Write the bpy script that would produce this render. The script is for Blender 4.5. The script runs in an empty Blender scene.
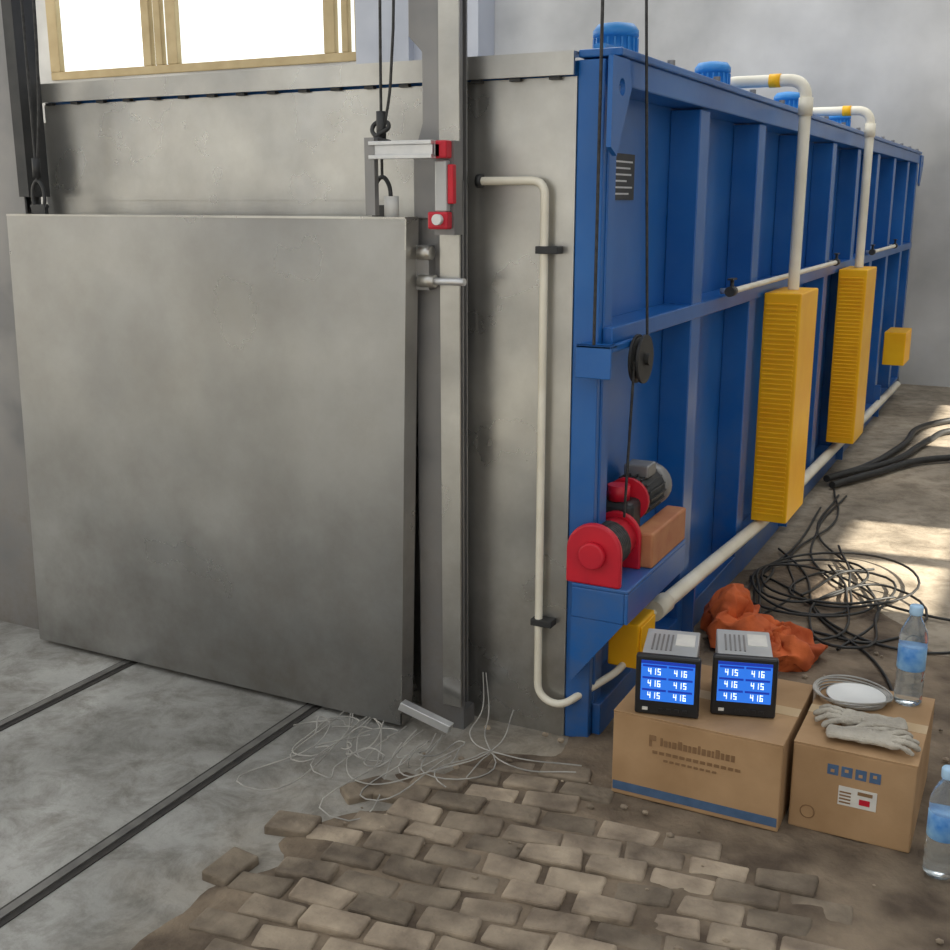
import bpy,bmesh,math,random
from mathutils import Vector,Matrix,noise
random.seed(7)
scene=bpy.context.scene
scene.view_settings.view_transform='Standard'
COL=bpy.context.collection

# ---------------------------------------------------------------- materials
def mat(name,col,rough=.6,metal=0.,var=.0,vscale=4.,bump=0.,bscale=30.,col2=None,spec=.5,trans=0,ior=1.45,emis=None,estr=0,stretch=None,isl=0,detail=6,lo=.35,hi=.65,rvar=0,tint=None):
    m=bpy.data.materials.new(name);m.use_nodes=True;nt=m.node_tree;N=nt.nodes;L=nt.links
    b=N['Principled BSDF']
    b.inputs['Base Color'].default_value=(*col,1);b.inputs['Roughness'].default_value=rough
    b.inputs['Metallic'].default_value=metal;b.inputs['Specular IOR Level'].default_value=spec
    b.inputs['Transmission Weight'].default_value=trans;b.inputs['IOR'].default_value=ior
    if emis:
        b.inputs['Emission Color'].default_value=(*emis,1);b.inputs['Emission Strength'].default_value=estr
    tc=N.new('ShaderNodeTexCoord');mp=N.new('ShaderNodeMapping');L.new(tc.outputs['Object'],mp.inputs['Vector'])
    if stretch: mp.inputs['Scale'].default_value=stretch
    if col2 is not None:
        nz=N.new('ShaderNodeTexNoise');nz.inputs['Scale'].default_value=vscale;nz.inputs['Detail'].default_value=detail
        L.new(mp.outputs[0],nz.inputs['Vector'])
        rp=N.new('ShaderNodeValToRGB');rp.color_ramp.elements[0].position=lo;rp.color_ramp.elements[1].position=hi
        rp.color_ramp.elements[0].color=(*col,1);rp.color_ramp.elements[1].color=(*col2,1)
        L.new(nz.outputs['Fac'],rp.inputs['Fac']);src=rp.outputs['Color']
        if isl:
            g=N.new('ShaderNodeNewGeometry');hs=N.new('ShaderNodeHueSaturation')
            mr=N.new('ShaderNodeMapRange');mr.inputs['To Min'].default_value=1-isl;mr.inputs['To Max'].default_value=1+isl
            L.new(g.outputs['Random Per Island'],mr.inputs['Value']);L.new(mr.outputs[0],hs.inputs['Value'])
            L.new(src,hs.inputs['Color']);src=hs.outputs['Color']
        if tint:
            # brownish tint: strongest near the floor, broken up by noise, thin elsewhere
            dcol,ztop,amt,base=tint
            sp=N.new('ShaderNodeSeparateXYZ');L.new(tc.outputs['Object'],sp.inputs[0])
            mz=N.new('ShaderNodeMapRange');mz.inputs['From Min'].default_value=ztop;mz.inputs['From Max'].default_value=0
            mz.inputs['To Min'].default_value=base;mz.inputs['To Max'].default_value=amt;L.new(sp.outputs['Z'],mz.inputs['Value'])
            dn=N.new('ShaderNodeTexNoise');dn.inputs['Scale'].default_value=5;dn.inputs['Detail'].default_value=12;dn.inputs['Roughness'].default_value=.7
            L.new(tc.outputs['Object'],dn.inputs['Vector'])
            dr=N.new('ShaderNodeMapRange');dr.inputs['From Min'].default_value=.38;dr.inputs['From Max'].default_value=.66;L.new(dn.outputs['Fac'],dr.inputs['Value'])
            mu=N.new('ShaderNodeMath');mu.operation='MULTIPLY';L.new(mz.outputs[0],mu.inputs[0]);L.new(dr.outputs[0],mu.inputs[1])
            dm=N.new('ShaderNodeMixRGB');L.new(mu.outputs[0],dm.inputs[0]);L.new(src,dm.inputs[1]);dm.inputs[2].default_value=(*dcol,1);src=dm.outputs[0]
        L.new(src,b.inputs['Base Color'])
    if rvar:
        n3=N.new('ShaderNodeTexNoise');n3.inputs['Scale'].default_value=3.1;n3.inputs['Detail'].default_value=8
        L.new(mp.outputs[0],n3.inputs['Vector']);mr=N.new('ShaderNodeMapRange')
        mr.inputs['From Min'].default_value=.3;mr.inputs['From Max'].default_value=.7
        mr.inputs['To Min'].default_value=rough-rvar;mr.inputs['To Max'].default_value=rough+rvar
        L.new(n3.outputs['Fac'],mr.inputs['Value']);L.new(mr.outputs[0],b.inputs['Roughness'])
    if bump:
        n2=N.new('ShaderNodeTexNoise');n2.inputs['Scale'].default_value=bscale;n2.inputs['Detail'].default_value=8 if metal<.7 else 2
        L.new(mp.outputs[0],n2.inputs['Vector'])
        bp=N.new('ShaderNodeBump');bp.inputs['Strength'].default_value=bump;bp.inputs['Distance'].default_value=.01
        L.new(n2.outputs['Fac'],bp.inputs['Height']);L.new(bp.outputs[0],b.inputs['Normal'])
    return m

STEEL=mat('brushed_steel',(.27,.272,.27),.34,.85,col2=(.47,.47,.46),vscale=1.4,bump=.10,bscale=3.2,lo=.28,hi=.72,rvar=.1,detail=12,tint=((.16,.13,.10),.8,.45,.16))
STEEL2=mat('steel_sheet',(.39,.39,.38),.32,.85,col2=(.62,.61,.57),vscale=2.2,bump=.2,bscale=3.5,rvar=.12,detail=12,tint=((.18,.14,.10),.7,.5,.18))
STEELD=mat('steel_post',(.22,.22,.225),.5,.6,col2=(.34,.34,.34),vscale=5,bump=.08,bscale=20,detail=10,tint=((.14,.10,.07),.8,.6,.2))
DARKST=mat('dark_steel',(.035,.037,.04),.5,.4,col2=(.06,.06,.06),vscale=8)
ALU=mat('aluminium',(.62,.63,.64),.35,.7,col2=(.7,.7,.7),vscale=20)
BLUE=mat('blue_paint',(.007,.095,.34),.28,0,col2=(.014,.14,.45),vscale=2.5,bump=.08,bscale=7,tint=((.13,.12,.10),.9,.6,.10))
BLUE2=mat('blue_paint_light',(.03,.24,.60),.38,0,col2=(.04,.27,.66),vscale=3)
YEL=mat('yellow_paint',(.93,.45,.003),.40,0,col2=(1.0,.54,.008),vscale=5)
RED=mat('red_paint',(.6,.012,.03),.4,0,col2=(.48,.01,.03),vscale=12)
ORG=mat('orange_primer',(.42,.15,.07),.6,0,col2=(.5,.22,.1),vscale=14)
PVC=mat('cream_pipe',(.86,.82,.70),.4,0,col2=(.74,.69,.56),vscale=7,detail=10)
RUB=mat('black_rubber',(.018,.018,.018),.5,0,col2=(.03,.03,.028),vscale=20)
ROPE=mat('steel_rope',(.03,.03,.03),.6,.3,col2=(.06,.06,.06),vscale=60)
WIRE=mat('grey_wire',(.5,.48,.44),.5,.2,col2=(.28,.27,.25),vscale=10)
WALL=mat('wall_plaster',(.34,.34,.335),.9,0,col2=(.66,.655,.64),vscale=.8,bump=.4,bscale=5,lo=.32,hi=.66,detail=12)
PIL=mat('pilaster_paint',(.38,.40,.45),.85,0,col2=(.48,.5,.55),vscale=1.2)
WOODF=mat('window_frame_paint',(.38,.29,.15),.6,0,col2=(.46,.36,.2),vscale=4)
GLASS=mat('daylight_pane',(.8,.85,.85),.4,0,emis=(.93,1,.97),estr=1.0)  # glow put into the pane for overexposed daylight outside
CARD=mat('cardboard',(.34,.205,.10),.8,0,col2=(.45,.285,.15),vscale=5,bump=.15,bscale=30,detail=12)
TAPE=mat('packing_tape',(.50,.36,.2),.3,0,col2=(.55,.4,.24),vscale=9)
INKB=mat('blue_ink',(.05,.10,.19),.7,0,col2=(.07,.13,.24),vscale=30)
INKD=mat('brown_ink',(.2,.11,.05),.8,0,col2=(.24,.14,.07),vscale=30)
PAPER=mat('paper_label',(.7,.68,.62),.6,0,col2=(.62,.6,.56),vscale=30)
BLK=mat('black_plastic',(.015,.016,.018),.35,0,col2=(.02,.02,.022),vscale=10)
GREYP=mat('grey_casing',(.42,.43,.43),.4,.3,col2=(.5,.5,.5),vscale=9)
SCR=mat('lcd_screen',(.01,.05,.3),.2,0,emis=(.03,.20,.80),estr=.85)
SCRW=mat('lcd_digits',(.8,.9,1),.3,0,emis=(.75,.88,1),estr=.9)
SCRB=mat('lcd_cell',(.01,.02,.2),.3,0,emis=(.01,.05,.5),estr=.6)
GLOVE=mat('glove_cotton',(.34,.31,.26),.95,0,col2=(.48,.44,.37),vscale=12,bump=.5,bscale=120)
WATER=mat('clear_bottle',(.85,.93,.97),.06,0,trans=.92,ior=1.2)
CAPB=mat('bottle_cap',(.35,.55,.75),.4,0,col2=(.4,.6,.8),vscale=10)
LAB=mat('bottle_label',(.05,.22,.6),.4,0,col2=(.3,.55,.8),vscale=22)
CLOTH=mat('orange_cloth',(.68,.15,.04),.85,0,col2=(.42,.08,.025),vscale=9,bump=.6,bscale=25)
WHITEP=mat('white_plastic',(.75,.75,.72),.4,0,col2=(.68,.68,.66),vscale=8)
BRICK=mat('worn_brick',(.13,.10,.074),.95,0,col2=(.37,.30,.22),vscale=9,bump=1,bscale=32,isl=.36,detail=12,lo=.3,hi=.7)
DIRT=mat('dirt',(.085,.062,.044),1,0,col2=(.24,.185,.13),vscale=6,bump=1,bscale=35,detail=12)
RAILM=mat('worn_rail',(.2,.195,.18),.5,.5,col2=(.13,.125,.12),vscale=15)
GROOVE=mat('groove_shade',(.035,.032,.03),.95,0,col2=(.05,.045,.04),vscale=20)  # dark colour stands in for the shade of uncarved grooves

def floor_material():
    m=bpy.data.materials.new('concrete_floor');m.use_nodes=True;nt=m.node_tree;N=nt.nodes;L=nt.links
    b=N['Principled BSDF'];b.inputs['Roughness'].default_value=.8
    tc=N.new('ShaderNodeTexCoord')
    def nz(s,d=8,r=.6,dist=0):
        n=N.new('ShaderNodeTexNoise');n.inputs['Scale'].default_value=s;n.inputs['Detail'].default_value=d
        n.inputs['Distortion'].default_value=dist
        n.inputs['Roughness'].default_value=r;L.new(tc.outputs['Object'],n.inputs['Vector']);return n.outputs['Fac']
    r1=N.new('ShaderNodeValToRGB');L.new(nz(1.5,12,.6,.6),r1.inputs['Fac'])
    e=r1.color_ramp.elements;e[0].position=.32;e[0].color=(.20,.195,.178,1);e[1].position=.68;e[1].color=(.46,.455,.43,1)
    r2=N.new('ShaderNodeValToRGB');L.new(nz(7,12,.75,.4),r2.inputs['Fac'])
    e=r2.color_ramp.elements;e[0].position=.36;e[0].color=(.42,.39,.35,1);e[1].position=.56;e[1].color=(1,1,1,1)
    mx=N.new('ShaderNodeMixRGB');mx.blend_type='MULTIPLY';mx.inputs[0].default_value=.75
    L.new(r1.outputs[0],mx.inputs[1]);L.new(r2.outputs[0],mx.inputs[2])
    # sandy dust drifting out from the paving (x > -0.5)
    sx=N.new('ShaderNodeSeparateXYZ');L.new(tc.outputs['Object'],sx.inputs[0])
    ad=N.new('ShaderNodeMath');ad.operation='MULTIPLY_ADD';L.new(nz(2.5,10,.65,.3),ad.inputs[0]);ad.inputs[1].default_value=1.2;L.new(sx.outputs['X'],ad.inputs[2])
    mr=N.new('ShaderNodeMapRange');mr.inputs['From Min'].default_value=-.1;mr.inputs['From Max'].default_value=.75
    L.new(ad.outputs[0],mr.inputs['Value'])
    m2=N.new('ShaderNodeMixRGB');L.new(mr.outputs[0],m2.inputs[0]);L.new(mx.outputs[0],m2.inputs[1])
    m3=N.new('ShaderNodeMixRGB');m3.blend_type='MULTIPLY';m3.inputs[0].default_value=1;L.new(mx.outputs[0],m3.inputs[1]);m3.inputs[2].default_value=(1.0,.86,.70,1)
    L.new(m3.outputs[0],m2.inputs[2]);L.new(m2.outputs[0],b.inputs['Base Color'])
    bp=N.new('ShaderNodeBump');bp.inputs['Strength'].default_value=.5;bp.inputs['Distance'].default_value=.01
    L.new(nz(18,10,.7),bp.inputs['Height']);L.new(bp.outputs[0],b.inputs['Normal'])
    return m
FLOOR=floor_material()

# ---------------------------------------------------------------- helpers
def empty(name,loc=(0,0,0),rotz=0):
    o=bpy.data.objects.new(name,None);o.location=loc;o.rotation_euler=(0,0,rotz);o.empty_display_size=.1;COL.objects.link(o);return o
def finish(name,bm,m,parent=None,smooth=False,bevel=0,seg=2):
    me=bpy.data.meshes.new(name);bmesh.ops.recalc_face_normals(bm,faces=bm.faces);bm.to_mesh(me);bm.free()
    o=bpy.data.objects.new(name,me);COL.objects.link(o)
    if m: me.materials.append(m)
    if parent: o.parent=parent
    if smooth:
        for f in me.polygons:f.use_smooth=True
    if bevel:
        md=o.modifiers.new('b','BEVEL');md.width=bevel;md.segments=seg;md.limit_method='ANGLE'
    return o
def addbox(bm,x0,x1,y0,y1,z0,z1,M=None):
    vs=[bm.verts.new((x,y,z)) for x in(x0,x1) for y in(y0,y1) for z in(z0,z1)]
    if M:
        for v in vs:v.co=M@v.co
    for f in((0,1,3,2),(4,6,7,5),(0,4,5,1),(2,3,7,6),(0,2,6,4),(1,5,7,3)):bm.faces.new([vs[i] for i in f])
    return vs
def box(name,x0,x1,y0,y1,z0,z1,m,parent=None,bevel=0):
    bm=bmesh.new();addbox(bm,x0,x1,y0,y1,z0,z1);return finish(name,bm,m,parent,bevel=bevel)
def boxes(name,L,m,parent=None,bevel=0):
    bm=bmesh.new()
    for b in L:addbox(bm,*b)
    return finish(name,bm,m,parent,bevel=bevel)
def addcyl(bm,p0,p1,r,seg=24,r2=None):
    p0=Vector(p0);p1=Vector(p1);d=p1-p0;q=d.to_track_quat('Z','Y').to_matrix().to_4x4()
    M=Matrix.Translation((p0+p1)/2)@q
    bmesh.ops.create_cone(bm,cap_ends=True,segments=seg,radius1=r,radius2=r if r2 is None else r2,depth=d.length,matrix=M)
def cyl(name,p0,p1,r,m,parent=None,seg=24,r2=None,bevel=0):
    bm=bmesh.new();addcyl(bm,p0,p1,r,seg,r2);o=finish(name,bm,m,parent,bevel=bevel)
    for f in o.data.polygons:
        if len(f.vertices)==4:f.use_smooth=True
    return o
def tube(name,lines,r,m,parent=None,smooth=True,res=6,cyc=False):
    cu=bpy.data.curves.new(name,'CURVE');cu.dimensions='3D';cu.bevel_depth=r;cu.bevel_resolution=3;cu.resolution_u=res;cu.use_fill_caps=True
    for pts in lines:
        if smooth:
            s=cu.splines.new('BEZIER');s.bezier_points.add(len(pts)-1)
            for bp,p in zip(s.bezier_points,pts):bp.co=p;bp.handle_left_type=bp.handle_right_type='AUTO'
            s.use_cyclic_u=cyc
        else:
            s=cu.splines.new('POLY');s.points.add(len(pts)-1)
            for q,p in zip(s.points,pts):q.co=(*p,1)
    t=bpy.data.objects.new('tmp',cu);COL.objects.link(t);bpy.context.view_layer.update()
    me=bpy.data.meshes.new_from_object(t.evaluated_get(bpy.context.evaluated_depsgraph_get()))
    bpy.data.objects.remove(t);me.name=name;me.materials.clear();me.materials.append(m)
    for f in me.polygons:f.use_smooth=True
    o=bpy.data.objects.new(name,me);COL.objects.link(o)
    if parent:o.parent=parent
    return o
def bent(pts,rad=.05,n=5):
    P=[Vector(p) for p in pts];out=[P[0]]
    for i in range(1,len(P)-1):
        a=(P[i-1]-P[i]);b=(P[i+1]-P[i]);ra=min(rad,a.length/2,b.length/2);A=P[i]+a.normalized()*ra;B=P[i]+b.normalized()*ra
        for k in range(n+1):
            t=k/n;out.append((1-t)**2*A+2*t*(1-t)*P[i]+t*t*B)
    out.append(P[-1]);return out
def prism(name,poly,axis,a0,a1,m,parent=None,bevel=0):
    bm=bmesh.new()
    def mk(u,v,a):
        return {'x':(a,u,v),'y':(u,a,v),'z':(u,v,a)}[axis]
    A=[bm.verts.new(mk(u,v,a0)) for u,v in poly];B=[bm.verts.new(mk(u,v,a1)) for u,v in poly]
    bm.faces.new(A);bm.faces.new(B[::-1]);n=len(poly)
    for i in range(n):bm.faces.new((A[i],A[(i+1)%n],B[(i+1)%n],B[i]))
    return finish(name,bm,m,parent,bevel=bevel)
def lathe(name,prof,m,parent=None,seg=32):
    bm=bmesh.new();rings=[]
    for r,z in prof:
        rings.append([bm.verts.new((r*math.cos(2*math.pi*i/seg),r*math.sin(2*math.pi*i/seg),z)) for i in range(seg)])
    for a,b in zip(rings,rings[1:]):
        for i in range(seg):bm.faces.new((a[i],a[(i+1)%seg],b[(i+1)%seg],b[i]))
    bm.faces.new(rings[0][::-1]);bm.faces.new(rings[-1])
    return finish(name,bm,m,parent,smooth=True)

# ---------------------------------------------------------------- room
YW=7.4;YF=-7
box('floor',-12,4.6,-9,YW+.2,-.2,0,FLOOR)
bm=bmesh.new()
WX0,WX1,WZ0,WZ1=-9.7,-5.25,2.93,4.6
for b in((-12,WX0,YW,YW+.25,0,5.2),(WX1,4.6,YW,YW+.25,0,5.2),(WX0,WX1,YW,YW+.25,0,WZ0),(WX0,WX1,YW,YW+.25,WZ1,5.2)):addbox(bm,*b)
finish('wall_back',bm,WALL)
box('wall_left',-12.25,-12,YF-.25,YW+.25,0,5.2,WALL)
XR=4.6;HR=11  # right wall's extra height and length added to block stray sun
wins=[(1.9,2.60,2.15,3.06),(2.67,3.25,2.15,3.06),(5.2,6.9,1.8,3.0)]
bm=bmesh.new()
ys=sorted({-3,YW+2.5}|{w[0] for w in wins}|{w[1] for w in wins})
for a,b in zip(ys,ys[1:]):
    w=[w for w in wins if w[0]<=a and w[1]>=b]
    if w:
        addbox(bm,XR,XR+.2,a,b,0,w[0][2]);addbox(bm,XR,XR+.2,a,b,w[0][3],HR)
    else:addbox(bm,XR,XR+.2,a,b,0,HR)
finish('wall_right',bm,WALL)
bays=[(-10.6,-8.6),(-7.2,-5.0),(-3.4,-1.2),(.4,2.8)]  # unseen wall and openings added to shape reflections in the door steel
bm=bmesh.new();x=-12
for a,b in bays:
    addbox(bm,x,a,YF-.25,YF,0,5.2);addbox(bm,a,b,YF-.25,YF,0,1.1);addbox(bm,a,b,YF-.25,YF,4.3,5.2);x=b
addbox(bm,x,4.6,YF-.25,YF,0,5.2)
finish('unseen_wall_front',bm,WALL)
nw=2
for a,b in bays:
    g=empty('window_%d'%nw);nw+=1  # unseen window frames, added along with the reflection wall
    boxes('frame',[(a,b,YF-.15,YF-.08,1.1,1.18),(a,b,YF-.15,YF-.08,4.22,4.3),(a,a+.07,YF-.15,YF-.08,1.18,4.22),(b-.07,b,YF-.15,YF-.08,1.18,4.22),((a+b)/2-.03,(a+b)/2+.03,YF-.15,YF-.08,1.18,4.22),(a+.07,(a+b)/2-.03,YF-.14,YF-.09,2.9,2.96),((a+b)/2+.03,b-.07,YF-.14,YF-.09,2.9,2.96)],WOODF,g)
for w in wins:
    g=empty('window_%d'%nw);nw+=1;y0,y1,z0,z1=w;t=.03
    boxes('frame',[(XR+.02,XR+.08,y0,y1,z0,z0+t),(XR+.02,XR+.08,y0,y1,z1-t,z1),(XR+.02,XR+.08,y0,y0+t,z0+t,z1-t),(XR+.02,XR+.08,y1-t,y1,z0+t,z1-t),(XR+.02,XR+.08,y0+t,y1-t,(z0+z1)/2-.015,(z0+z1)/2+.015)],WOODF,g)
g=empty('window_1')
f=[(WX0,WX1,YW-.03,YW+.1,WZ0,WZ0+.09),(WX0,WX1,YW-.03,YW+.1,WZ1-.08,WZ1)]
for x,w in((WX0,.16),(-8.25,.12),(-8.07,.10),(-7.9,.15),(-5.80,.14),(-5.58,.08),(-5.42,.17)):
    f.append((x,x+w,YW-.03,YW+.1,WZ0+.09,WZ1-.08))
boxes('frame',f,WOODF,g,bevel=.01)
box('pane',WX0+.1,WX1-.1,YW+.04,YW+.06,WZ0+.09,WZ1-.08,GLASS,g)
boxes('pilaster_back',[(-5.2,-4.6,YW-.35,YW-.005,0,5.2),(-4.25,-3.85,YW-.35,YW-.005,0,5.2),(-4.6,-4.25,YW-.25,YW-.005,0,5.2)],PIL)

for i,x in enumerate((-1.55,-.785)):
    g=empty('floor_rail')
    box('rail_strip',x-.012,x+.012,-4.5,-.02,.0,.008,RAILM,g)
    box('rail_groove_shade',x+.012,x+.030,-4.5,-.02,0,.003,GROOVE,g)  # flat dark strip painted as groove shade beside the rail
    box('rail_edge_shade',x-.024,x-.012,-4.5,-.02,0,.003,GROOVE,g)

# dirt patch
def inside(x,y,poly):
    c=False;n=len(poly);j=n-1
    for i in range(n):
        xi,yi=poly[i];xj,yj=poly[j]
        if (yi>y)!=(yj>y) and x<(xj-xi)*(y-yi)/(yj-yi)+xi:c=not c
        j=i
    return c
def dist(x,y,poly):
    d=9
    for i in range(len(poly)):
        a=Vector(poly[i]);b=Vector(poly[(i+1)%len(poly)]);p=Vector((x,y));ab=b-a
        t=max(0,min(1,(p-a).dot(ab)/ab.length_squared));d=min(d,(p-a-ab*t).length)
    return d
dp=[(-.50,-2.2),(-.46,-1.3),(-.38,-.8),(-.28,-.42),(-.14,-.2),(.02,-.12),(.02,1.7),(.35,2.0),(.65,1.6),(1.05,1.1),(2.2,.7),(2.2,-2.2)]
bm=bmesh.new();st=.025;grid={}
nx=int(2.9/st);ny=int(4.6/st)
for i in range(nx):
    for j in range(ny):
        x=-.66+i*st;y=-2.3+j*st
        d=dist(x,y,dp)*(1 if inside(x,y,dp) else -1)+.09*noise.noise(Vector((x*6,y*6,0)))
        if d<-.04:continue
        h=min(1,max(0,(d+.02)/.10))
        z=-.004+h*(.017+.005*noise.noise(Vector((x*9,y*9,1)))+.004*noise.noise(Vector((x*26,y*26,2))))
        grid[i,j]=bm.verts.new((x,y,max(z,.001) if h>.3 else z))
for (i,j),v in list(grid.items()):
    k=[(i,j),(i+1,j),(i+1,j+1),(i,j+1)]
    if all(q in grid for q in k):bm.faces.new([grid[q] for q in k])
finish('dirt_patch',bm,DIRT,smooth=True)

# brick paving
bm=bmesh.new()
pp=[(-.40,-1.7),(-.35,-.9),(-.27,-.5),(-.13,-.27),(.06,-.17),(.20,-.22),(.22,-.38),(.5,-.40),(.80,-.40),(1.0,-.62),(.95,-.9),(.9,-1.7)]
def brick(cx,cy,a,l=.17,w=.082,zt=.022):
    M=Matrix.Translation((cx,cy,zt-.02))@Matrix.Rotation(a,4,'Z')@Matrix.Rotation(random.uniform(-.05,.05),4,'X')@Matrix.Rotation(random.uniform(-.03,.03),4,'Y')
    vs=addbox(bm,-l/2,l/2,-w/2,w/2,-.04,.02,M)
    for v in vs:v.co+=Vector([random.uniform(-.005,.005) for _ in range(3)])
ang=math.radians(8)
for r in range(-16,20):
    for c in range(-11,13):
        u=c*.153+(r%2)*.076+random.uniform(-.005,.005);v=r*.080
        x=.1+u*math.cos(ang)-v*math.sin(ang);y=-.8+u*math.sin(ang)+v*math.cos(ang)
        if inside(x,y,pp) and random.random()>.03:
            far=max(0,x-.45)*.02
            brick(x+random.uniform(-.003,.003),y+random.uniform(-.003,.003),ang+random.uniform(-.06,.06),l=.147*random.uniform(.9,1.0),w=.074*random.uniform(.94,1.02),zt=.023+random.uniform(-.006,.006)-far)
for x,y,a in((-.44,-1.0,1.5),(-.35,-.55,.9),(-.42,-.78,.2)):
    brick(x,y,a,l=.12,zt=.024)
bk=finish('brick_paving',bm,BRICK,bevel=.008,seg=3)

# ---------------------------------------------------------------- furnace
FU=empty('industrial_furnace');FL=7.1
box('body',-1.9,-.0,.012,FL,.02,1.90,BLUE,FU)
box('front_sheet_right',-.45,.0,-.004,.012,.0,1.86,STEEL2,FU)
box('front_sheet_left',-1.93,-.452,-.004,.012,.0,1.80,STEEL2,FU)
box('front_sheet_upper',-1.90,-.452,-.008,.012,1.55,1.855,STEEL2,FU)
boxes('front_top_channel',[(-1.95,.0,-.03,.06,1.913,1.920),(-1.95,.0,-.03,-.020,1.862,1.913)],STEEL2,FU)
bm=bmesh.new()
for i in range(17):
    x=-1.88+i*.113
    addbox(bm,x,x+.030,-.022,-.004,1.853,1.861)
finish('front_slots',bm,DARKST,FU)
R=[(0.0,.075,.0,.03,.0,1.90),(.065,.08,.03,.09,.0,1.90)]
for k in range(1,9):
    y=.8*k;R.append((0,.10,y,y+.11,.1,1.83))
R.append((0,.10,FL-.1,FL,.0,1.9))
boxes('vertical_ribs',R,BLUE,FU,bevel=.004)
boxes('horizontal_beams',[(0,.11,.03,FL,1.835,1.905),(0,.105,.03,FL,1.165,1.215),(0,.10,.03,FL,.0,.11)],BLUE,FU,bevel=.004)
boxes('top_cover',[(0.0,.12,.0,FL+.02,1.905,1.925),(-1.88,0,.3,FL-.05,1.90,1.93)],BLUE,FU,bevel=.004)
boxes('cover_rails',[(.02,.05,.06,FL-.05,1.925,1.945)],BLUE2,FU)
bm=bmesh.new()
for k in range(14):
    y=.5+.5*k;addcyl(bm,(.09,y,1.925),(.09,y,1.945),.012,8)
finish('cover_bolts',bm,STEELD,FU)
def lug(name,y,s):
    bm=bmesh.new()
    poly=[(0,1.90),(.11*s,1.90),(.13*s,1.83),(.04*s,1.66),(0,1.68)]
    cx,cz=.065*s,1.83;n=16;hole=[(cx+.022*math.cos(2*math.pi*i/n),cz+.022*math.sin(2*math.pi*i/n)) for i in range(n)]
    for x in(.105,.118):
        o=[bm.verts.new((x,y+u,v)) for u,v in poly];h=[bm.verts.new((x,y+u,v)) for u,v in hole]
        es=[bm.edges.new((o[i],o[(i+1)%5])) for i in range(5)]+[bm.edges.new((h[i],h[(i+1)%n])) for i in range(n)]
        bmesh.ops.triangle_fill(bm,use_beauty=True,edges=es)
    bm.verts.ensure_lookup_table()
    half=5+n;vs=bm.verts[:]
    for i in range(5):
        j=(i+1)%5;bm.faces.new((vs[i],vs[j],vs[half+j],vs[half+i]))
    for i in range(n):
        j=(i+1)%n;bm.faces.new((vs[5+i],vs[5+j],vs[half+5+j],vs[half+5+i]))
    finish(name,bm,BLUE,FU)
lug('lifting_lug_front',-.06,1.1);lug('lifting_lug_rear',FL,1.6)
box('nameplate',.001,.006,.26,.45,1.55,1.68,DARKST,FU)
boxes('nameplate_text',[(.0062,.007,.28,.28+w,1.565+k*.018,1.570+k*.018) for k,w in enumerate((.12,.15,.1,.14,.13,.15))],ALU,FU)
for y in(.60,1.70,3.1,4.6):
    x=-.12
    lst=[(.085,1.93),(.085,1.955),(.064,1.96),(.064,2.03),(.070,2.032),(.070,2.050),(.056,2.068),(.02,2.074)]
    o=lathe('fan_motor_housing',lst,BLUE2,FU);o.location=(x,y,0)
    bm=bmesh.new()
    for i in range(20):
        a=i*math.pi/10;addbox(bm,.062,.070,-.003,.003,1.965,2.027,Matrix.Translation((x,y,0))@Matrix.Rotation(a,4,'Z'))
    finish('fan_motor_fins',bm,BLUE2,FU)
for k,(y,xr) in enumerate(((1.98,-.14),(3.75,-.35),(5.95,-.35))):
    g=empty('yellow_cable_duct')
    y0=y-.2;x0,x1=.115,.265;z0,z1=(.225,1.185) if k<2 else (.38,.62)
    box('duct_body',x0,x1,y0,y0+.36,z0,z1,YEL,g,bevel=.006)
    if k<2:
        n=44
        boxes('louvres',[(x0+.01,x1-.015,y0-.006,y0,z0+.03+i*(z1-z0-.06)/n,z0+.03+i*(z1-z0-.06)/n+.009) for i in range(n)],YEL,g,bevel=.002)
        g2=empty('white_conduit_pipe')
        tube('riser',[bent([(.19,y,z1+.002),(.19,y,2.02),(xr,y,2.02),(xr,y,1.94)],.08,8)],.024,PVC,g2,smooth=False)
        cyl('collar',(.19,y,1.88),(.19,y,1.95),.029,PVC,g2)
        cyl('tape',(.04,y,2.02),(.085,y,2.02),.027,YEL,g2)
g=empty('gas_manifold_pipe')
tube('pipe',[[(.14,1.15,1.235),(.14,3.3,1.235)],[(.14,4.6,1.235),(.14,5.7,1.235)]],.011,PVC,g,smooth=False)
for y in(1.15,3.3,4.6,5.7):
    cyl('valve_body',(.14,y-.03,1.235),(.14,y+.02,1.235),.018,DARKST,g)
    cyl('valve_stem',(.14,y,1.235),(.14,y,1.275),.007,DARKST,g);box('valve_handle',.13,.15,y-.03,y+.03,1.275,1.281,DARKST,g)
    cyl('nipple',(.10,y,1.235),(.14,y,1.235),.010,ALU,g)
g=empty('floor_conduit_pipe')
tube('thick_pipe',[[(.135,.40,.28),(.135,1.9,.185),(.135,6.7,.10)]],.026,PVC,g,smooth=False)
cyl('coupling',(.135,.40,.281),(.135,.52,.273),.033,PVC,g)
cyl('coupling_b',(.135,2.2,.18),(.135,2.3,.178),.033,PVC,g)
boxes('hangers',[(.10,.14,y,y+.02,.02,.25) for y in(.85,2.45,4.05,5.6)],BLUE,g)
g=empty('front_conduit')
tube('tube',[bent([(-.28,-.02,1.6),(-.075,-.03,1.6),(-.075,-.03,.13),(.0,-.04,.11),(.135,.1,.2),(.135,.40,.28)],.04,5)],.0115,PVC,g,smooth=False)
for z in(1.42,.36):boxes('clamp',[(-.095,-.03,-.045,-.004,z-.010,z+.010)],DARKST,g,bevel=.002)
cyl('gland',(-.28,-.02,1.6),(-.265,-.02,1.6),.018,DARKST,g)

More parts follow.
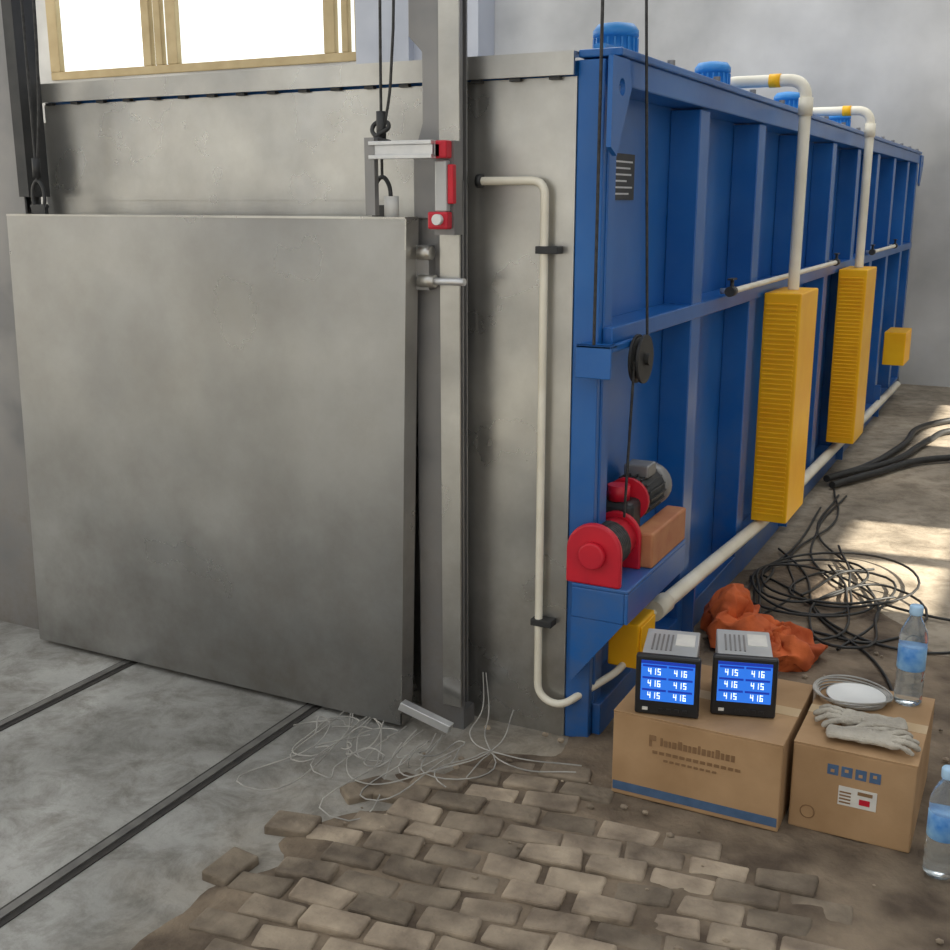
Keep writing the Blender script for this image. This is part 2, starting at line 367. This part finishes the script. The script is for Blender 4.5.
# ---------------------------------------------------------------- hoist gantry
G=empty('hoist_gantry')
boxes('right_post',[(-.43,-.285,-.10,-.092,.06,1.60),(-.355,-.345,-.092,-.03,.06,2.6),(-.43,-.305,-.038,-.03,.06,2.6)],STEELD,G)
prism('right_post_upper',[(-.43,1.5),(-.285,1.5),(-.285,2.6),(-.44,2.6),(-.44,1.97),(-.40,1.93),(-.40,1.75),(-.43,1.66)],'y',-.11,-.094,STEELD,G,bevel=.003)
box('right_post_face',-.345,-.285,-.118,-.111,.08,2.6,STEEL2,G)
boxes('post_foot',[(-.43,-.285,-.10,-.03,.0,.06)],STEELD,G)
boxes('left_post',[(-2.40,-1.93,-.10,-.092,.0,2.6),(-2.03,-2.02,-.092,-.03,.0,2.6),(-2.40,-1.93,-.038,-.03,.0,2.6)],STEELD,G)
box('left_guide',-1.93,-1.885,-.12,-.03,1.56,2.6,DARKST,G)
box('cross_beam',-2.4,-.1,-.22,-.03,2.6,2.72,STEELD,G)
boxes('rear_braces',[(-2.13,-2.05,-.03,.02,2.5,2.6),(-.4,-.3,-.03,.02,2.5,2.6)],STEELD,G)
box('rope_outrigger',-.1,.25,-.15,.5,2.6,2.68,STEELD,G)

# ---------------------------------------------------------------- door
D=empty('furnace_door')
def skewbox(name,x0,x1,y0,y1,z0,z1,m,bevel=0):
    o=box(name,x0,x1,y0,y1,z0,z1,m,D,bevel)
    for v in o.data.vertices:v.co.x+=.042*v.co.z/1.5
    return o
bm=bmesh.new();nX,nZ=36,36;rows=[]
for j in range(nZ+1):
    row=[]
    for i in range(nX+1):
        u=i/nX;v=j/nZ;x=-1.957+u*1.509;z=.018+v*1.484
        e=min(u,1-u,v,1-v);k=min(1,e/.12)
        y=-.192+k*.012*noise.noise(Vector((x*1.3,z*1.3,3)))+k*.002*noise.noise(Vector((x*4,z*4,6)))
        row.append(bm.verts.new((x+.042*z/1.5,y,z)))
    rows.append(row)
for j in range(nZ):
    for i in range(nX):bm.faces.new((rows[j][i],rows[j][i+1],rows[j+1][i+1],rows[j+1][i]))
finish('door_skin',bm,STEEL,D,smooth=True)
skewbox('door_panel',-1.955,-.450,-.180,-.125,.02,1.50,STEEL,.004)
skewbox('door_edge_right',-.452,-.448,-.192,-.125,.018,1.502,STEEL2)
skewbox('door_back_frame',-1.92,-.48,-.124,-.108,.05,1.47,DARKST)
skewbox('top_lip',-1.955,-.450,-.195,-.125,1.500,1.506,STEEL2)
for x in(-1.80,-.50):
    bm=bmesh.new();addbox(bm,x-.03,x+.03,-.165,-.15,1.5,1.535);finish('lift_eye',bm,DARKST,D)
    tube('shackle',[[(x-.022,-.157,1.53),(x-.026,-.157,1.56),(x-.015,-.157,1.6),(x,-.157,1.61),(x+.015,-.157,1.6),(x+.026,-.157,1.56),(x+.022,-.157,1.53)]],.006,DARKST,D)
    cyl('shackle_pin',(x-.035,-.157,1.53),(x+.035,-.157,1.53),.007,DARKST,D)
g=empty('lifting_rope')
tube('rope_left',[[(-1.80,-.157,1.61),(-1.795,-.155,2.59)],[(-1.80,-.157,1.61),(-1.76,-.155,1.9),(-1.75,-.15,2.59)]],.005,ROPE,g)
cyl('rope_clip_left',(-1.80,-.157,1.62),(-1.798,-.157,1.68),.013,DARKST,g)
g=empty('lifting_rope')
tube('rope_right',[[(-.50,-.157,1.61),(-.50,-.157,1.74),(-.49,-.155,2.59)],[(-.50,-.157,1.70),(-.47,-.155,1.85),(-.465,-.15,2.59)]],.004,ROPE,g)
cyl('rope_clip_right',(-.50,-.157,1.70),(-.50,-.157,1.78),.013,DARKST,g)
tube('rope_knot',[[(-.53,-.16,1.70),(-.50,-.17,1.72),(-.475,-.16,1.74),(-.50,-.15,1.755),(-.525,-.16,1.74),(-.50,-.17,1.71),(-.47,-.16,1.70)]],.006,ROPE,g)
g=empty('limit_switch_bracket')
boxes('profile',[(-.50,-.31,-.225,-.205,1.655,1.665),(-.50,-.31,-.225,-.205,1.69,1.70),(-.50,-.31,-.218,-.212,1.665,1.69),(-.50,-.31,-.205,-.195,1.655,1.70)],ALU,g,bevel=.001)
boxes('drop_plate',[(-.515,-.485,-.22,-.20,1.51,1.71)],STEELD,g)
box('backplate',-.335,-.275,-.165,-.119,1.46,1.70,STEELD,g)
box('arm',-.335,-.30,-.20,-.119,1.66,1.69,STEELD,g)
boxes('switch_red',[(-.335,-.28,-.20,-.165,1.655,1.70),(-.34,-.28,-.195,-.165,1.475,1.52)],RED,g,bevel=.005)
boxes('switch_body',[(-.32,-.285,-.19,-.165,1.52,1.65)],GREYP,g,bevel=.004)
boxes('switch_side',[(-.285,-.268,-.185,-.165,1.54,1.64)],RED,g,bevel=.003)
cyl('roller',(-.305,-.21,1.5),(-.305,-.165,1.5),.014,ALU,g)
cyl('bumper',(-.47,-.16,1.506),(-.47,-.16,1.56),.02,WHITEP,D)
g=empty('door_latch_pins')
cyl('pin_long',(-.40,-.135,1.335),(-.26,-.135,1.335),.010,ALU,g)
cyl('pin_sleeve',(-.40,-.135,1.335),(-.35,-.135,1.335),.017,STEEL2,g)
cyl('pin_short',(-.40,-.135,1.41),(-.36,-.135,1.41),.018,STEEL2,g)
box('lug',-.41,-.37,-.135,-.10,1.31,1.43,STEELD,g)
prism('aluminium_angle',[(-.44,.085),(-.275,.045),(-.265,.07),(-.43,.11)],'y',-.225,-.197,ALU,None,bevel=.002)

# ---------------------------------------------------------------- pulleys + winch
P=empty('rope_pulley')
boxes('pulley_bracket',[(.03,.13,-.05,-.035,1.085,1.175),(.115,.13,-.035,.24,1.155,1.175),(.03,.13,-.05,.0,1.165,1.175)],BLUE,P,bevel=.003)
def pulley(x,y,z,r):
    bm=bmesh.new()
    for a,b,rr,r2 in((0,.008,r,r),(.008,.015,r*.9,r*.75),(.015,.022,r*.75,r*.9),(.022,.03,r,r)):addcyl(bm,(x+a,y,z),(x+b,y,z),rr,32,r2)
    addcyl(bm,(x-.01,y,z),(x+.042,y,z),r*.25,12)
    finish('sheave',bm,RUB,P,bevel=.001)
pulley(.135,.14,1.12,.068)
g=empty('hoist_rope')
tube('rope_a',[[(.08,-.045,1.176),(.08,-.045,2.59)]],.0045,ROPE,g)
tube('rope_b',[[(.15,.195,1.12),(.115,.12,2.59)],[(.15,.085,1.12),(.12,.13,.66)]],.004,ROPE,g)
W=empty('electric_winch',(-.06,-.074,-.049));W.scale=(1.12,1.12,1.12)
boxes('shelf',[(.08,.23,.03,.52,.48,.49),(.22,.23,.03,.52,.40,.48),(.08,.22,.03,.04,.40,.48)],BLUE,W,bevel=.003)
prism('gusset',[(.08,.40),(.22,.40),(.08,.22)],'y',.03,.045,BLUE,W);prism('gusset_b',[(.08,.40),(.22,.40),(.08,.22)],'y',.48,.495,BLUE,W)
def arch(cx,z0,w,h):
    n=14;r=w/2;pts=[(cx-r,z0),(cx+r,z0)]
    for i in range(n+1):
        a=math.pi*i/n;pts.append((cx+r*math.cos(a),z0+h-r+r*math.sin(a)))
    return pts
prism('end_plate_front',arch(.135,.49,.145,.16),'y',.03,.05,RED,W,bevel=.006)
prism('end_plate_back',arch(.135,.49,.13,.15),'y',.20,.215,RED,W,bevel=.004)
cyl('hub',(.135,.012,.57),(.135,.03,.57),.035,RED,W,bevel=.005)
cyl('drum',(.135,.05,.57),(.135,.20,.57),.055,RED,W)
bm=bmesh.new()
for i in range(8):addcyl(bm,(.135,.06+.011*i,.57),(.135,.069+.011*i,.57),.060,20)
finish('rope_wraps',bm,ROPE,W)
box('base_block',.17,.228,.22,.52,.49,.585,ORG,W,bevel=.006)
box('gearbox',.07,.17,.215,.30,.49,.66,DARKST,W,bevel=.015)
cyl('motor_barrel',(.13,.30,.65),(.13,.46,.65),.055,DARKST,W)
bm=bmesh.new()
for i in range(18):
    a=i*2*math.pi/18
    M=Matrix.Translation((.13,.31,.65))@Matrix.Rotation(a,4,'Y');addbox(bm,.053,.062,0,.13,-.002,.002,M)
finish('motor_fins',bm,DARKST,W)
cyl('motor_fan_cover',(.13,.45,.65),(.13,.50,.65),.062,STEELD,W,bevel=.008)
box('terminal_box',.10,.17,.34,.41,.70,.735,STEELD,W,bevel=.005)
cyl('red_flange',(.13,.285,.65),(.13,.30,.65),.06,RED,W)
cyl('oil_cap',(.12,.25,.66),(.12,.25,.70),.03,RED,W)
g=empty('yellow_junction_box')
box('shell',.085,.18,.12,.27,.20,.34,YEL,g,bevel=.006);box('lid',.18,.186,.13,.26,.21,.33,YEL,g,bevel=.003)

# ---------------------------------------------------------------- cartons
def carton(x0,x1,y0,y1,h):
    g=empty('cardboard_box',((x0+x1)/2,(y0+y1)/2,.014));w=(x1-x0)/2;d=(y1-y0)/2
    box('carton',-w,w,-d,d,0,h-.004,CARD,g,bevel=.004)
    boxes('flaps',[(-w,w,-d,-.002,h-.004,h),(-w,w,.002,d,h-.004,h)],CARD,g,bevel=.001)
    box('tape_top',-w,w,-.025,.025,h,h+.001,TAPE,g)
    return g,w,d,h
g,w,d,h=carton(.245,.685,-.265,.13,.238)
boxes('print_band',[(-w+.004,w-.004,-d-.0015,-d-.0002,.014,.038)],INKB,g)
L=[]
x=-.09
for k in range(16):
    ww=random.uniform(.005,.011);L.append((x,x+ww,-d-.0015,-d-.0002,.165,.182 if k%4 else .188));x+=ww+.004
L+=[(-.12,-.102,-d-.0015,-d-.0002,.176,.19),(-.12,-.113,-d-.0015,-d-.0002,.158,.176)]
boxes('print_title',L,INKD,g)
boxes('print_lines',[(-.11+i*.018,-.11+i*.018+.013,-d-.0015,-d-.0002,.140,.148) for i in range(13)]+[(-.08+i*.016,-.08+i*.016+.011,-d-.0015,-d-.0002,.122,.128) for i in range(9)],INKD,g)
g,w,d,h=carton(.700,.990,-.215,.20,.233)
boxes('print_icons',[(-.06+i*.033,-.06+i*.033+.026,-d-.0015,-d-.0002,.165,.192) for i in range(4)],INKB,g)
boxes('print_icon_gaps',[(-.052+i*.033,-.043+i*.033,-d-.0022,-d-.0016,.172+(i%2)*.006,.180+(i%2)*.006) for i in range(4)],CARD,g)
box('label',-.03,.06,-d-.0015,-d-.0002,.09,.14,PAPER,g)
boxes('label_text',[(-.027,.0,-d-.0025,-d-.0016,.096+i*.009,.1+i*.009) for i in range(4)]+[(.015,.05,-d-.0025,-d-.0016,.125,.134)],INKD,g)
box('label_red',.02,.045,-d-.0025,-d-.0016,.10,.115,RED,g)
tube('print_ring',[[(-.10+.017*math.cos(i*math.pi/6),-d-.001,.05+.017*math.sin(i*math.pi/6)) for i in range(12)]],.0012,INKD,g,cyc=True)

SEG={'1':'bc','4':'fgbc','5':'afgcd','6':'afgcde','8':'abcdefg'}
def recorder(cx,cy,rz):
    g=empty('paperless_recorder',(cx,cy,.254),rz);w=.082
    box('bezel',-w,w,0,.022,0,.164,BLK,g,bevel=.006)
    box('casing',-w+.012,w-.012,.022,.21,.006,.156,GREYP,g,bevel=.003)
    boxes('casing_vents',[(-.05+i*.012,-.045+i*.012,.06,.17,.156,.158) for i in range(5)],STEELD,g)
    box('top_label',.01,.06,.10,.18,.156,.1575,PAPER,g)
    box('screen',-.068,.068,-.001,.001,.040,.150,SCR,g)
    box('header',-.068,.068,-.0018,-.001,.142,.150,SCRB,g)
    cells=[];dig=[];
    for r in range(3):
        for c in range(2):
            x0=-.064+c*.066;z0=.044+r*.033
            cells.append((x0,x0+.061,-.0018,-.0011,z0+.0235,z0+.029))
            for k,ch in enumerate('416' if (r+c)%2 else '415'):
                X=x0+.014+k*.012;Z=z0+.003;W_=.008;H=.017;t=.0022
                S={'a':(X,X+W_,Z+H-t,Z+H),'g':(X,X+W_,Z+H/2-t/2,Z+H/2+t/2),'d':(X,X+W_,Z,Z+t),'f':(X,X+t,Z+H/2,Z+H),'b':(X+W_-t,X+W_,Z+H/2,Z+H),'e':(X,X+t,Z,Z+H/2),'c':(X+W_-t,X+W_,Z,Z+H/2)}
                for s in SEG[ch]:
                    q=S[s];dig.append((q[0],q[1],-.0022,-.0012,q[2],q[3]))
    boxes('cells',cells,SCRB,g);boxes('digits',dig,SCRW,g)
    boxes('buttons',[(-.02+i*.02,-.008+i*.02,-.003,0,.012,.022) for i in range(4)],BLK,g,bevel=.001)
    box('logo',-.062,-.048,-.002,0,.013,.021,PAPER,g)
recorder(.380,-.243,math.radians(13));recorder(.557,-.157,math.radians(16))

def glove(name,loc,rz,flip=1,sc=1.2):
    v=[(-.05,0,0),(0,0,.002),(.05,0,.004),(.10,0,.006)];e=[(0,1),(1,2),(2,3)];rad=[.040,.034,.038,.04]
    for i,(dy,l) in enumerate(((-.033,.065),(-.011,.08),(.011,.075),(.033,.055))):
        b=len(v);v+=[(.115,dy*.95,.004),(.115+l*.55,dy*1.35,.010),(.115+l,dy*1.6+.006,-.004)];e+=[(3,b),(b,b+1),(b+1,b+2)];rad+=[.0115,.0105,.009]
    b=len(v);v+=[(.07,.045*flip,.002),(.10,.068*flip,.0),(.13,.078*flip,-.004)];e+=[(2,b),(b,b+1),(b+1,b+2)];rad+=[.013,.012,.010]
    me=bpy.data.meshes.new(name);me.from_pydata(v,e,[]);o=bpy.data.objects.new(name,me);COL.objects.link(o)
    o.modifiers.new('s','SKIN')
    for i,sv in enumerate(me.skin_vertices[0].data):
        sv.radius=(rad[i],rad[i]*(.34 if i<4 else .75));sv.use_root=(i==0)
    q=o.modifiers.new('ss','SUBSURF');q.levels=2;q.render_levels=2
    t=bpy.data.textures.new('glove_wrinkles','CLOUDS');t.noise_scale=.025
    dm=o.modifiers.new('d','DISPLACE');dm.texture=t;dm.strength=.011
    o.location=loc;o.rotation_euler=(0,0,rz);o.scale=(sc,sc,sc);me.materials.append(GLOVE)
    return o
glove('work_glove',(.90,-.045,.262),math.radians(190),1,.95)
glove('work_glove',(.81,-.155,.264),math.radians(4),1,.92)
g=empty('wire_coil',(.79,.10,.248))
tube('strands',[[((.085+.004*k)*math.cos(a*math.pi/6),(.075+.003*k)*math.sin(a*math.pi/6),.006+.004*k+.004*math.sin(a+k)) for a in range(12)] for k in range(5)],.0025,WIRE,g,cyc=True)
o=lathe('white_dish',[(.06,.0),(.075,.008),(.078,.012),(.072,.012),(.06,.006)],WHITEP,None);o.location=(.80,.10,.249)
def bottle(x,y,z,s=1):
    g=empty('water_bottle',(x,y,z));g.scale=(s,s,s)
    pr=[(.026,0),(.031,.006),(.031,.03),(.0295,.035),(.031,.04),(.031,.055),(.0295,.06),(.031,.065),(.031,.08),(.030,.085),(.030,.14),(.031,.145),(.031,.16),(.028,.175),(.018,.198),(.0125,.208),(.0125,.218)]
    lathe('bottle_shell',pr,WATER,g)
    lathe('bottle_label_wrap',[(.0305,.085),(.0312,.086),(.0312,.139),(.0305,.14)],LAB,g)
    lathe('bottle_cap_part',[(.0145,.214),(.015,.216),(.015,.232),(.013,.235)],CAPB,g)
bottle(.925,.145,.248,1.16);bottle(1.060,-.275,.020,1.15)

bm=bmesh.new()
for c,s in(((.31,.92,.05),(.15,.13,.075)),((.46,.84,.045),(.11,.15,.065)),((.23,1.0,.07),(.09,.10,.085))):
    bmesh.ops.create_icosphere(bm,subdivisions=5,radius=1,matrix=Matrix.Translation(c)@Matrix.Diagonal((*s,1)))
for v in bm.verts:
    p=v.co.copy();n=noise.noise(p*9)*.05+abs(noise.noise(p*22))*.05
    v.co+=Vector((n,noise.noise(p*11+Vector((5,5,5)))*.06,noise.noise(p*16+Vector((9,1,3)))*.05+n*.5))
    v.co.z=max(v.co.z,.012)
finish('orange_tarp_bundle',bm,CLOTH,smooth=True)

def wander(cx,cy,rx,ry,n,z=.018,loops=2):
    pts=[];ph=random.uniform(0,6.28)
    for i in range(n):
        a=ph+loops*2*math.pi*i/n
        pts.append((cx+rx*math.cos(a)*(1+.55*random.uniform(-1,1)),cy+ry*math.sin(a)*(1+.5*random.uniform(-1,1)),z+random.uniform(0,.02)))
    return pts
g=empty('cable_tangle')
tube('cables',[wander(.50+random.uniform(-.12,.15),1.4+random.uniform(-.3,.35),.20,.40,9) for _ in range(4)]+
 [[(.2,1.7,.015),(.4,1.5,.02),(.6,1.2,.02),(.85,1.1,.02),(1.1,1.25,.015)],[(.18,2.1,.015),(.35,1.8,.02),(.5,1.3,.02),(.75,.95,.02),(.9,.5,.02)],
  [(.3,3.2,.015),(.28,2.5,.015),(.45,1.8,.015),(.9,1.5,.015),(1.3,1.6,.015)],
  [(.22,3.3,.015),(.33,2.7,.015),(.25,2.0,.015),(.36,1.5,.015),(.3,1.2,.02)],
  [(.26,3.2,.015),(.30,2.4,.015),(.55,1.9,.015),(.7,1.4,.015),(.62,1.0,.02)],
  [(.22,2.9,.015),(.24,2.2,.015),(.2,1.6,.015),(.27,1.25,.015)]],.0052,RUB,g,res=8)
g=empty('rubber_hose')
tube('hose',[[(.16,3.4,.05),(.3,3.9,.03),(.42,4.6,.03),(.5,5.4,.03),(.9,5.9,.03),(1.5,6,.03)],[(.2,3.6,.03),(.42,4.1,.03),(.55,4.8,.03),(.7,5.3,.03),(1.3,5.5,.03)],[(.2,3.35,.03),(.26,3.5,.03),(.35,3.7,.03),(.65,4.3,.03),(1.2,4.6,.03)]],.02,RUB,g,res=8)
g=empty('thermocouple_wires')
ls=[]
for k in range(13):
    x=random.uniform(-.66,-.25);y=-.21
    pts=[(x,y,.03)]
    for i in range(5):
        x+=random.uniform(-.06,.11);y=-.24-abs(random.gauss(0,.15));pts.append((x,y,.02+random.uniform(0,.03)))
    ls.append(pts)
ls.append([(-.55,-.2,.02),(-.5,-.4,.02),(-.35,-.55,.03),(-.2,-.45,.055),(-.1,-.25,.06),(-.12,-.1,.1)])
for k in range(2):
    ls.append([(-.26+.01*k,-.02,.16),(-.23+.02*k,-.08,.08),(-.2+.05*k,-.22,.05),(-.05+.05*k,-.28-.05*k,.055),(.15,-.24-.04*k,.055)])
tube('wires',ls,.0019,WIRE,g,res=8)

bm=bmesh.new()
for i in range(130):
    x=random.choice([random.uniform(-.35,.2),random.uniform(.1,1.5)]);y=random.uniform(-1.0,1.2);s=random.uniform(.004,.013)
    if .22<x<1.02 and -.29<y<.23:continue
    if y>-.05 and x<.14:continue
    bmesh.ops.create_icosphere(bm,subdivisions=1,radius=s,matrix=Matrix.Translation((x,y,.020))@Matrix.Rotation(random.random()*3,4,'X')@Matrix.Diagonal((1,.7,.6,1)))
finish('brick_rubble',bm,BRICK)

# ---------------------------------------------------------------- light
w=bpy.data.worlds.new('w');scene.world=w;w.use_nodes=True;nt=w.node_tree
bg=nt.nodes['Background'];bg.inputs[0].default_value=(.95,.98,1,1);bg.inputs[1].default_value=1.04
def light(name,typ,loc,rot,e,size=None,sy=None,col=(1,1,1)):
    l=bpy.data.lights.new(name,typ);l.energy=e;l.color=col
    if size and typ=='AREA':l.size=size;l.shape='RECTANGLE';l.size_y=sy or size
    o=bpy.data.objects.new(name,l);COL.objects.link(o);o.location=loc;o.rotation_euler=rot;return o
s=light('sun','SUN',(4,2,5),(0,0,0),15,col=(1,.93,.8));s.data.angle=.012
s.rotation_euler=Vector((-1,-.1,-.70)).to_track_quat('-Z','Y').to_euler()
a=light('overhead_fill','AREA',(-1,3.5,5.0),(0,0,0),110,6,4,(1,.98,.95))  # added overhead fill lamp; no skylight is built above the room
c=bpy.data.cameras.new('camera');c.sensor_width=36;c.lens=36*1115/950;co=bpy.data.objects.new('camera',c);COL.objects.link(co)
co.location=(1.141,-2.829,1.55);co.rotation_euler=(math.pi/2-math.atan(275/1115),0,math.atan(584/1148.4))
scene.camera=co
